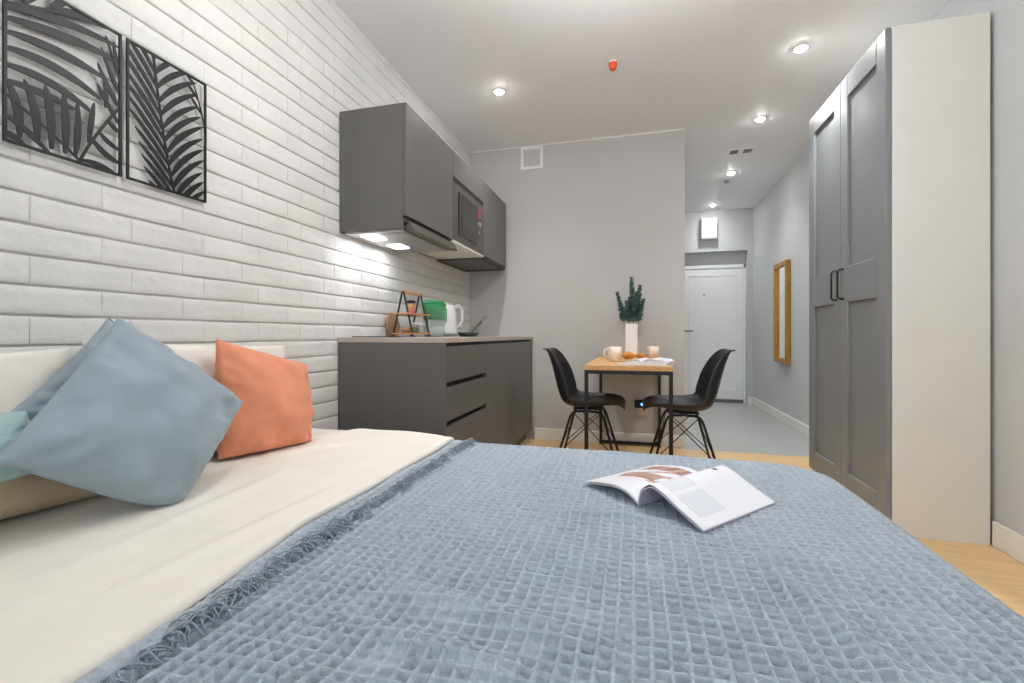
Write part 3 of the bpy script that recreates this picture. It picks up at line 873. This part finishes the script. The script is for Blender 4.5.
# ------------------------------------------------------------------ magazines
def magazine(name, label, W, Lh, prof_r, prof_l, loc, rot, left_print, right_print, block=False):
    t = thing(name, label, 'magazine', loc)
    t.rotation_euler = (0, 0, rot)
    def page(prof, fn_m, nm, mats, zo):
        b = MB()
        def curve(s):
            k = s * (len(prof) - 1); i = min(int(k), len(prof) - 2); f = k - i
            p0 = prof[max(i - 1, 0)]; p1 = prof[i]; p2 = prof[i + 1]; p3 = prof[min(i + 2, len(prof) - 1)]
            out = []
            for c in (0, 1):
                out.append(.5 * (2 * p1[c] + (p2[c] - p0[c]) * f + (2 * p0[c] - 5 * p1[c] + 4 * p2[c] - p3[c]) * f * f + (3 * p1[c] - p0[c] - 3 * p2[c] + p3[c]) * f ** 3))
            return out
        b.grid(49, 61, lambda u, v: (curve(u)[0], (v - .5) * Lh, max(curve(u)[1] + zo, .0005)), fn_m)
        o = b.build(nm, mats, t, local=True, smooth=True)
        return o
    mats = [M_paper, M_ink, M_brown, M_rose, M_inkdark]
    for zo, nm in ((0.0, 'page'),):
        l = page(prof_l, left_print, 'left_page', mats, .002)
        r = page(prof_r, right_print, 'right_page', mats, .002)
    if block:
        for prof, nm in ((prof_l, 'left_page_stack'), (prof_r, 'right_page_stack')):
            bb = MB(); k = len(prof)
            vs = [(x, y, max(0.0, z - .0005) if q else 0.0) for q in (1, 0) for y in (-Lh / 2, Lh / 2) for x, z in prof]
            fs = []
            for a in range(k - 1):
                fs += [(a, a + 1, k + a + 1, k + a), (2 * k + a, 3 * k + a, 3 * k + a + 1, 2 * k + a + 1), (a, 2 * k + a, 2 * k + a + 1, a + 1), (k + a, k + a + 1, 3 * k + a + 1, 3 * k + a)]
            fs += [(0, k, 3 * k, 2 * k), (k - 1, 3 * k - 1, 4 * k - 1, 2 * k - 1)]
            bb._add(vs, fs); bb.build(nm, M_paper, t, local=True)
        return t
    l2 = page([(x, max(z - .003, .0006)) for x, z in prof_l], lambda u, v: 0, 'left_page_stack', [M_paper], 0)
    r2 = page([(x, max(z - .004, .0006)) for x, z in prof_r], lambda u, v: 0, 'right_page_stack', [mat('lilac_shade_page', srgb(196, 188, 210), .6)], 0)  # lilac puts the purplish shade under the arched page into the paper colour
    for o, th in ((l2, .002), (r2, .003)):
        s = o.modifiers.new('solid', 'SOLIDIFY'); s.thickness = th; s.offset = 0
    return t
def lp(u, v):
    if .18 < u < .92 and .33 < v < .92:
        if v > .74 and u > .25: return 2 if (u * 9 + v * 4) % 1.7 < 1.0 else 3
        if .36 < v < .56 and .45 < u < .9: return 3 if (v * 22) % 1 < .6 else 2
        return 3 if (u * 3 + v * 5) % 1 < .35 else 0
    if v > .8 and u < .2: return 2
    return 0
def rp(u, v):
    if .34 < u < .86 and .10 < v < .42:
        return 1 if int(v * 61) % 2 == 0 and not (.58 < u < .62) else 0
    if .30 < u < .36 and .60 < v < .65: return 4
    if .42 < u < .48 and .82 < v < .87: return 4
    return 0
ang = math.atan2(.815, .58) - PI / 2 - math.radians(6)
magazine('magazine', 'open glossy magazine lying on the blue waffle blanket', .21, .30,
         [(0, .004), (.004, .034), (.016, .050), (.04, .062), (.075, .052), (.115, .032), (.155, .014), (.18, .003)],
         [(0, .004), (-.012, .014), (-.04, .026), (-.08, .029), (-.14, .020), (-.195, .008)],
         (.110, 1.288, .503), ang, lp, rp)
magazine('magazine', 'open white magazine on the oak table', .15, .25,
         [(0, .014), (.012, .026), (.04, .034), (.08, .032), (.12, .027), (.14, .018)],
         [(0, .014), (-.012, .024), (-.04, .030), (-.09, .022), (-.15, .006)],
         (.075, 2.90, .7515), math.radians(-14), lambda u, v: 1 if .2 < u < .8 and .2 < v < .8 and int(v * 40) % 3 == 0 else 0,
         lambda u, v: 1 if .2 < u < .8 and .3 < v < .8 and int(v * 40) % 3 == 0 else 0, block=True)

# ------------------------------------------------------------------ table
TX0, TX1, TY0, TY1 = -.285, .215, 2.73, 3.965
tb = thing('dining_table', 'narrow oak table with thin black metal frame against the grey wall', 'table', ((TX0 + TX1) / 2, (TY0 + TY1) / 2, 0))
b = MB(); b.box(TX0, TX1, TY0, TY1, .722, .75); b.build('tabletop', M_oak, tb, bevel=.0015)
b = MB()
s = .022
b.box(TX0, TX1, TY0, TY0 + s, .70, .722); b.box(TX0, TX1, TY1 - s, TY1, .70, .722)
b.box(TX0, TX0 + s, TY0 + s, TY1 - s, .70, .722); b.box(TX1 - s, TX1, TY0 + s, TY1 - s, .70, .722)
b.build('top_frame', M_black, tb)
for x in (TX0, TX1 - s):
    for y in (TY0, TY1 - s):
        b = MB(); b.box(x, x + s, y, y + s, 0, .70); b.build('leg', M_black, tb)
b = MB(); b.box(TX0 + s, TX1 - s, TY1 - s, TY1, .012, .034); b.build('stretcher', M_black, tb)

# vase, eucalyptus, mug, cup, pastries
vs_ = thing('vase', 'tall square white vase holding eucalyptus on the oak table', 'vase', (-.02, 3.80, .75))
b = MB()
def sq(z, h, r=.012):
    out = []
    for cx, cy, a0 in ((1, 1, 0), (-1, 1, 90), (-1, -1, 180), (1, -1, 270)):
        for k in range(4):
            a = math.radians(a0 + k * 30); out.append((-.02 + cx * (h - r) + r * math.cos(a), 3.80 + cy * (h - r) + r * math.sin(a), z))
    return out
loft([sq(.75, .045), sq(.755, .049), sq(1.018, .051), sq(1.02, .049)], 'vase_body', M_vase, vs_, smooth=False, caps=False)
loft([sq(1.02, .049), sq(1.018, .044), sq(.79, .043)], 'inner_wall', M_vase, vs_, smooth=False)
eu = thing('eucalyptus_bunch', 'bunch of dark green eucalyptus branches in the white vase', 'plant', (-.02, 3.80, .80))
rnd = random.Random(11)
branches = [(-.02, 3.80, .02, .0, 1.392), (.05, 3.80, .02, .01, 1.325), (-.135, 3.81, -.02, 0, 1.27), (.02, 3.82, .0, .01, 1.27), (-.06, 3.77, -.01, -.01, 1.20), (.075, 3.78, .02, -.01, 1.21), (.01, 3.76, .0, 0, 1.19), (-.03, 3.84, -.01, .01, 1.23)]
for tx, ty, ox, oy, tz in branches:
    b = MB(); b.m = 0
    p0 = Vector((-.02 + ox, 3.80 + oy, .80)); p2 = Vector((tx, ty, tz)); p1 = Vector((p0.x + (tx - p0.x) * .35, p0.y + (ty - p0.y) * .35, (p0.z + tz) / 2 + .03))
    curve = [(1 - t) ** 2 * p0 + 2 * t * (1 - t) * p1 + t * t * p2 for t in [k / 12 for k in range(13)]]
    b.tube(curve, .0022, 5)
    b.m = 1
    L = tz - 1.0; cnt = max(10, int(L / .007))
    for k in range(cnt):
        zt = 1.02 + (tz - 1.02) * k / (cnt - 1)
        t = (zt - .80) / (tz - .80)
        c = (1 - t) ** 2 * p0 + 2 * t * (1 - t) * p1 + t * t * p2
        size = .052 * (1 - .5 * k / cnt) * rnd.uniform(.8, 1.15)
        for sgn in (0, 1):
            a = k * 2.1 + sgn * PI + rnd.uniform(-.4, .4)
            d = Vector((math.cos(a), math.sin(a), rnd.uniform(.35, .9))).normalized()
            sd = d.cross(Vector((0, 0, 1))).normalized(); up = sd.cross(d)
            pts = [c]
            for q in range(1, 8):
                tt = q / 8; ww = math.sin(PI * tt) * size * .40
                pts.append(c + d * size * tt + sd * ww + up * (.003 * math.sin(PI * tt)))
            pts.append(c + d * size)
            for q in range(7, 0, -1):
                tt = q / 8; ww = math.sin(PI * tt) * size * .40
                pts.append(c + d * size * tt - sd * ww + up * (.003 * math.sin(PI * tt)))
            b._add(pts, [tuple(range(len(pts)))])
    b.build('branch', [M_stem, M_leaf], eu)

mg = thing('mug', 'cream ceramic mug with handle at the left of the oak table', 'mug', (-.125, 3.17, .75))
b = MB(); b.lathe([(.03, .75), (.04, .756), (.045, .80), (.044, .85), (.041, .85), (.041, .80), (.035, .762), (0, .76)], (-.125, 3.17, 0)); b.build('mug_body', M_mug, mg, smooth=True)
b = MB(); b.tube([(-.165, 3.165, .835), (-.19, 3.16, .832), (-.2, 3.158, .805), (-.187, 3.16, .778), (-.163, 3.165, .77)], .006, 8); b.build('handle', M_mug, mg, smooth=True)
b = MB(); b.lathe([(.036, .75), (.045, .754), (.046, .838), (.043, .838), (.042, .765), (0, .762)], (.15, 3.86, 0))
tag(b.build('tumbler', M_mug, smooth=True), 'plain cream tumbler at the back right of the oak table', 'cup')
def croissant(c, rot, label, sc=1.0):
    b = MB(); pts = []; rs = []
    for k in range(25):
        t = k / 24; a = math.radians(-70 + 140 * t)
        pts.append((.045 * math.sin(a) * sc, (.04 * math.cos(a) - .03) * sc, .024 * sc + .004))
        rs.append(sc * (.006 + .022 * math.sin(PI * t) * (1 + .10 * math.sin(t * 40))))
    b.tube(pts, rs, 14)
    o = b.build('croissant', M_crust, local=True, smooth=True)
    o.location = c; o.rotation_euler = (0, 0, rot)
    tag(o, label, 'pastry')
croissant((-.04, 3.48, .7495), .3, 'golden brown croissant beside the cream mug', 1.05)
croissant((.045, 3.58, .7495), -.6, 'smaller golden croissant in front of the white vase', .85)

# ------------------------------------------------------------------ chairs
def make_chair(label):
    t = thing('dining_chair', label, 'chair', (0, 0, 0))
    prof = [(.278, .430), (.266, .444), (.236, .453), (.17, .452), (.08, .442), (0, .434), (-.08, .432), (-.14, .440), (-.185, .468),
            (-.21, .515), (-.23, .57), (-.248, .64), (-.268, .71), (-.288, .77), (-.303, .808), (-.318, .826), (-.335, .829)]
    wid = [.36, .40, .43, .455, .47, .475, .475, .47, .465, .46, .45, .43, .40, .365, .325, .29, .26]
    curl = [.0, .008, .022, .036, .048, .056, .064, .072, .080, .087, .090, .086, .072, .052, .030, .012, 0]
    prof = [(p[0] * .92, p[1]) for p in prof]
    n = len(prof)
    def ev(s, arr):
        k = s * (n - 1); i = min(int(k), n - 2); f = k - i
        if isinstance(arr[0], tuple):
            p0, p1, p2, p3 = arr[max(i - 1, 0)], arr[i], arr[i + 1], arr[min(i + 2, n - 1)]
            return tuple(.5 * (2 * p1[c] + (p2[c] - p0[c]) * f + (2 * p0[c] - 5 * p1[c] + 4 * p2[c] - p3[c]) * f * f + (3 * p1[c] - p0[c] - 3 * p2[c] + p3[c]) * f ** 3) for c in (0, 1))
        return arr[i] * (1 - f) + arr[i + 1] * f
    def fn(u, v):
        s = u; q = v * 2 - 1
        p = ev(s, prof); a = ev(max(0, s - .1), prof); c = ev(min(1, s + .1), prof)
        tx, tz = c[0] - a[0], c[1] - a[1]; L = math.hypot(tx, tz)
        nx, nz = tz / L, -tx / L            # towards the sitter
        cu = ev(s, curl) * abs(q) ** 2.6
        w = ev(s, wid) / 2
        return (p[0] + nx * cu, math.sin(q * PI / 2 * .97) * w, p[1] + nz * cu)
    b = MB(); b.grid(45, 21, fn)
    b.build('seat_shell', M_shell, t, local=True, smooth=True, solid=.008, sub=1)
    b = MB(); b.box(-.10, .10, -.085, .085, .405, .418); b.box(-.02, .02, -.13, .13, .398, .41)
    b.build('seat_bracket', M_black, t, local=True, bevel=.004)
    for sx in (1, -1):
        for sy in (1, -1):
            b = MB()
            b.tube([(sx * .01, sy * .105, .398), (sx * .07, sy * .112, .398), (sx * .098, sy * .122, .388), (sx * .115, sy * .132, .36), (sx * .155, sy * .165, .22), (sx * .215, sy * .215, .004)], .0085, 8)
            b.tube([(sx * .2135, sy * .2135, .012), (sx * .2155, sy * .2155, 0)], .011, 8)
            b.build('leg', M_black, t, local=True, smooth=True)
    b = MB()
    for sy in (1, -1):
        for sx in (1, -1):
            b.tube([(sx * .09, sy * .12, .385), (-sx * .185, sy * .19, .12)], .0035, 6)
    for sx in (1, -1):
        for sy in (1, -1):
            b.tube([(sx * .10, sy * .118, .375), (sx * .185, -sy * .19, .12)], .0035, 6)
    b.build('wire_brace', M_black, t, local=True)
    return t
ch = make_chair('black moulded shell chair at the left side of the oak table')
ch.location = (-.315, 3.30, 0)
dup(ch, (.318, 3.30, 0), PI, 'black moulded shell chair at the right side of the oak table')

# socket box on the wall under the table
sk = thing('plug_adapter', 'black plug-in box with a blue light on the wall under the table', 'socket', (.07, YB, .35))
b = MB(); b.box(.005, .125, YB - .045, YB - .008, .32, .385); b.build('box', M_black, sk, bevel=.004)
b = MB(); b.lathe([(.011, 0), (.011, -.003)], (.065, YB - .045, .352), 14, 'y'); b.build('indicator_light', M_led, sk)
b = MB(); b.box(.03, .11, YB - .012, YB, .255, .335); b.build('socket_plate', M_mug, sk, bevel=.003)

# ------------------------------------------------------------------ wall and ceiling fittings
vt = thing('air_vent', 'square white air vent high on the grey wall by the kitchen', 'vent', (-.883, YB, 2.42))
b = MB(); cx, cz, h = -.883, 2.515, .1
for x0, x1, z0, z1 in ((cx - h, cx - h + .024, cz - h, cz + h), (cx + h - .024, cx + h, cz - h, cz + h), (cx - h + .024, cx + h - .024, cz - h, cz - h + .024), (cx - h + .024, cx + h - .024, cz + h - .024, cz + h)):
    b.box(x0, x1, YB - .016, YB, z0, z1)
b.build('frame', M_ceil, vt)
b = MB(); b.box(cx - h + .02, cx + h - .02, YB - .007, YB, cz - h + .02, cz + h - .02); b.build('cover', M_wallgrey, vt)

M_boxw = mat('matt_white_plastic', srgb(208, 209, 208), .6, var=.01)
bx = thing('wall_box', 'white electrical box on the wall above the entrance door', 'electrical box', (.985, YE, 2.22))
b = MB(); b.box(.885, 1.09, YE - .075, YE, 2.235, 2.515); bo = b.build('housing', M_boxw, bx, bevel=.008, segs=3)
b = MB(); b.box(.89, 1.085, YE - .08, YE - .074, 2.26, 2.46); b.build('cover', M_boxw, bx, bevel=.002)
b = MB(); b.box(.975, 1.0, YE - .082, YE - .079, 2.30, 2.315); b.build('latch', M_greyplastic, bx)

mi = thing('mirror', 'tall mirror in a golden frame on the hallway right wall', 'mirror', (XR, 5.465, .64))
b = MB(); y0, y1, z0, z1, fw = 5.195, 5.63, .64, 1.70, .045
for a, c, d, e in ((y0, y0 + fw, z0, z1), (y1 - fw, y1, z0, z1), (y0 + fw, y1 - fw, z0, z0 + fw), (y0 + fw, y1 - fw, z1 - fw, z1)):
    b.box(XR - .045, XR - .002, a, c, d, e)
b.build('frame', M_gold, mi, bevel=.004)
b = MB(); b.box(XR - .02, XR - .004, y0 + fw - .003, y1 - fw + .003, z0 + fw - .003, z1 - fw + .003); b.build('mirror_glass', M_mirror, mi)

def make_downlight():
    t = thing('downlight', 'x', 'ceiling light', (0, 0, ZC), 'recessed ceiling downlights')
    b = MB(); b.lathe([(.03, -.002), (.034, -.007), (.042, -.006), (.045, 0)], (0, 0, 0), 28); b.build('trim_ring', M_white, t, local=True, smooth=True)
    b = MB(); b.lathe([(.031, -.004), (.026, -.010), (.015, -.014), (.0, -.015)], (0, 0, 0), 24); b.build('lens', M_lamp, t, local=True, smooth=True)
    return t
dl = make_downlight()
dspec = [(-.908, 3.045, 'round ceiling downlight above the kitchen run', 38, (1, .985, .96)),
         (.955, 3.045, 'round ceiling downlight near the wardrobe, the largest of the right-hand row', 40, (.98, .99, 1)),
         (.958, 3.96, 'round ceiling downlight at the start of the hallway', 29, (.94, .975, 1)),
         (.984, 5.207, 'round ceiling downlight in mid hallway beside the small dark sensor', 27, (.92, .965, 1)),
         (1.0, 6.43, 'round ceiling downlight nearest the entrance door', 14, (.92, .965, 1)),
         (-.908, 1.25, 'added round ceiling downlight, out of view above the cushions', 16, (.98, .99, 1)),  # extra downlight added outside the view to light the bed end
         (.955, 1.25, 'added round ceiling downlight, out of view above the foot of the bed', 20, (.98, .99, 1))]  # also an added, unseen downlight for more room light
KL = 1.0
for i, (x, y, lab, en, colr) in enumerate(dspec):
    if i == 0:
        dl.location = (x, y, ZC); dl['label'] = lab
    else:
        dup(dl, (x, y, ZC), None, lab)
    l = bpy.data.lights.new('downlight_bulb', 'SPOT')
    l.energy = en * KL; l.color = colr; l.spot_size = math.radians(125); l.spot_blend = 1.0; l.shadow_soft_size = .03
    o = bpy.data.objects.new('downlight_bulb', l); COL.objects.link(o); o.location = (x, y, ZC - .022)

for k, x in enumerate((.895, 1.01)):
    t = thing('ceiling_vent', ('left', 'right')[k] + ' one of the two small square grey vents in the hallway ceiling', 'vent', (x, 4.61, ZC), 'pair of hallway ceiling vents')
    b = MB()
    for a, c, d, e in ((x - .045, x - .037, 4.55, 4.67), (x + .037, x + .045, 4.55, 4.67), (x - .037, x + .037, 4.55, 4.558), (x - .037, x + .037, 4.662, 4.67)):
        b.box(a, c, d, e, ZC - .006, ZC)
    b.build('frame', M_white, t)
    b = MB()
    for j in range(6):
        yv = 4.562 + j * .0165
        b.box(x - .037, x + .037, yv, yv + .011, ZC - .004, ZC - .001)
    b.build('grille', M_greyplastic, t)
b = MB(); b.lathe([(.03, 0), (.03, -.012), (.022, -.02), (0, -.022)], (.989, 5.45, ZC), 20)
tag(b.build('ceiling_sensor', M_greyplastic, smooth=True), 'small dark round sensor on the hallway ceiling', 'sensor')
hs = thing('heat_detector', 'small bright orange cap hanging from the ceiling', 'detector', (-.126, 2.90, ZC))
b = MB(); b.lathe([(.026, 0), (.026, -.008)], (-.126, 2.90, ZC), 20); b.build('base', M_white, hs)
b = MB(); b.lathe([(.026, -.008), (.026, -.02), (.019, -.046), (.016, -.049), (0, -.049)], (-.126, 2.90, ZC), 20); b.build('cap', M_capOrange, hs, smooth=True)

# globe pendant added out of view over the bed to brighten room and ceiling
gp = thing('added_pendant', 'added white globe pendant, out of view over the bed, to brighten the room', 'added lamp', (0, 1.65, 2.18))
b = MB(); b.lathe([(.0, ZC), (.05, ZC), (.05, ZC - .02), (.01, ZC - .03), (0, ZC - .03)], (0, 1.65, 0)); b.build('canopy', M_white, gp)
b = MB(); b.tube([(0, 1.65, ZC - .03), (0, 1.65, 2.41)], .003, 6); b.build('cord', M_white, gp)
b = MB(); b.lathe([(.001 + .12 * math.sin(PI * k / 16), 2.30 - .12 * math.cos(PI * k / 16)) for k in range(17)], (0, 1.65, 0))
b.build('globe_shade', mat('opal_glass', srgb(250, 246, 240), .3, var=0, emit=(.97, .985, 1, 1), estr=40), gp, smooth=True)

# ------------------------------------------------------------------ daylight
w = bpy.data.worlds.new('sky'); scn.world = w; w.use_nodes = True
nt = w.node_tree
bg = nt.nodes['Background']
sk_ = nt.nodes.new('ShaderNodeTexSky')
sk_.sky_type = 'HOSEK_WILKIE'
sk_.turbidity = 6.0
sk_.ground_albedo = .5
mixn = nt.nodes.new('ShaderNodeMixRGB'); mixn.inputs['Fac'].default_value = .75
mixn.inputs['Color2'].default_value = (.88, .94, 1.0, 1)
nt.links.new(sk_.outputs['Color'], mixn.inputs['Color1'])
nt.links.new(mixn.outputs[0], bg.inputs['Color'])
bg.inputs['Strength'].default_value = 2.6
pl = bpy.data.lights.new('window_portal', 'AREA'); pl.shape = 'RECTANGLE'; pl.size = WX1 - WX0; pl.size_y = WZ1 - WZ0
pl.cycles.is_portal = True
po = bpy.data.objects.new('window_portal', pl); COL.objects.link(po)
po.location = ((WX0 + WX1) / 2, YF - .03, (WZ0 + WZ1) / 2); po.rotation_euler = (PI / 2, 0, 0)

# ------------------------------------------------------------------ camera
cam = bpy.data.cameras.new('camera')
cam.sensor_width = 36; cam.lens = 36 * 455 / 1024; cam.shift_y = -6.5 / 1024
cam.clip_start = .02
co = bpy.data.objects.new('camera', cam); COL.objects.link(co)
co.location = (0, 0, .93); co.rotation_euler = (PI / 2, 0, math.radians(15))
scn.camera = co

vs = scn.view_settings
vs.view_transform = 'Standard'; vs.look = 'None'; vs.gamma = 1; vs.use_curve_mapping = False
vs.exposure = 0.44
scn.cycles.use_denoising = True
scn.cycles.max_bounces = 8
scn.cycles.diffuse_bounces = 5
scn.cycles.sample_clamp_indirect = 8
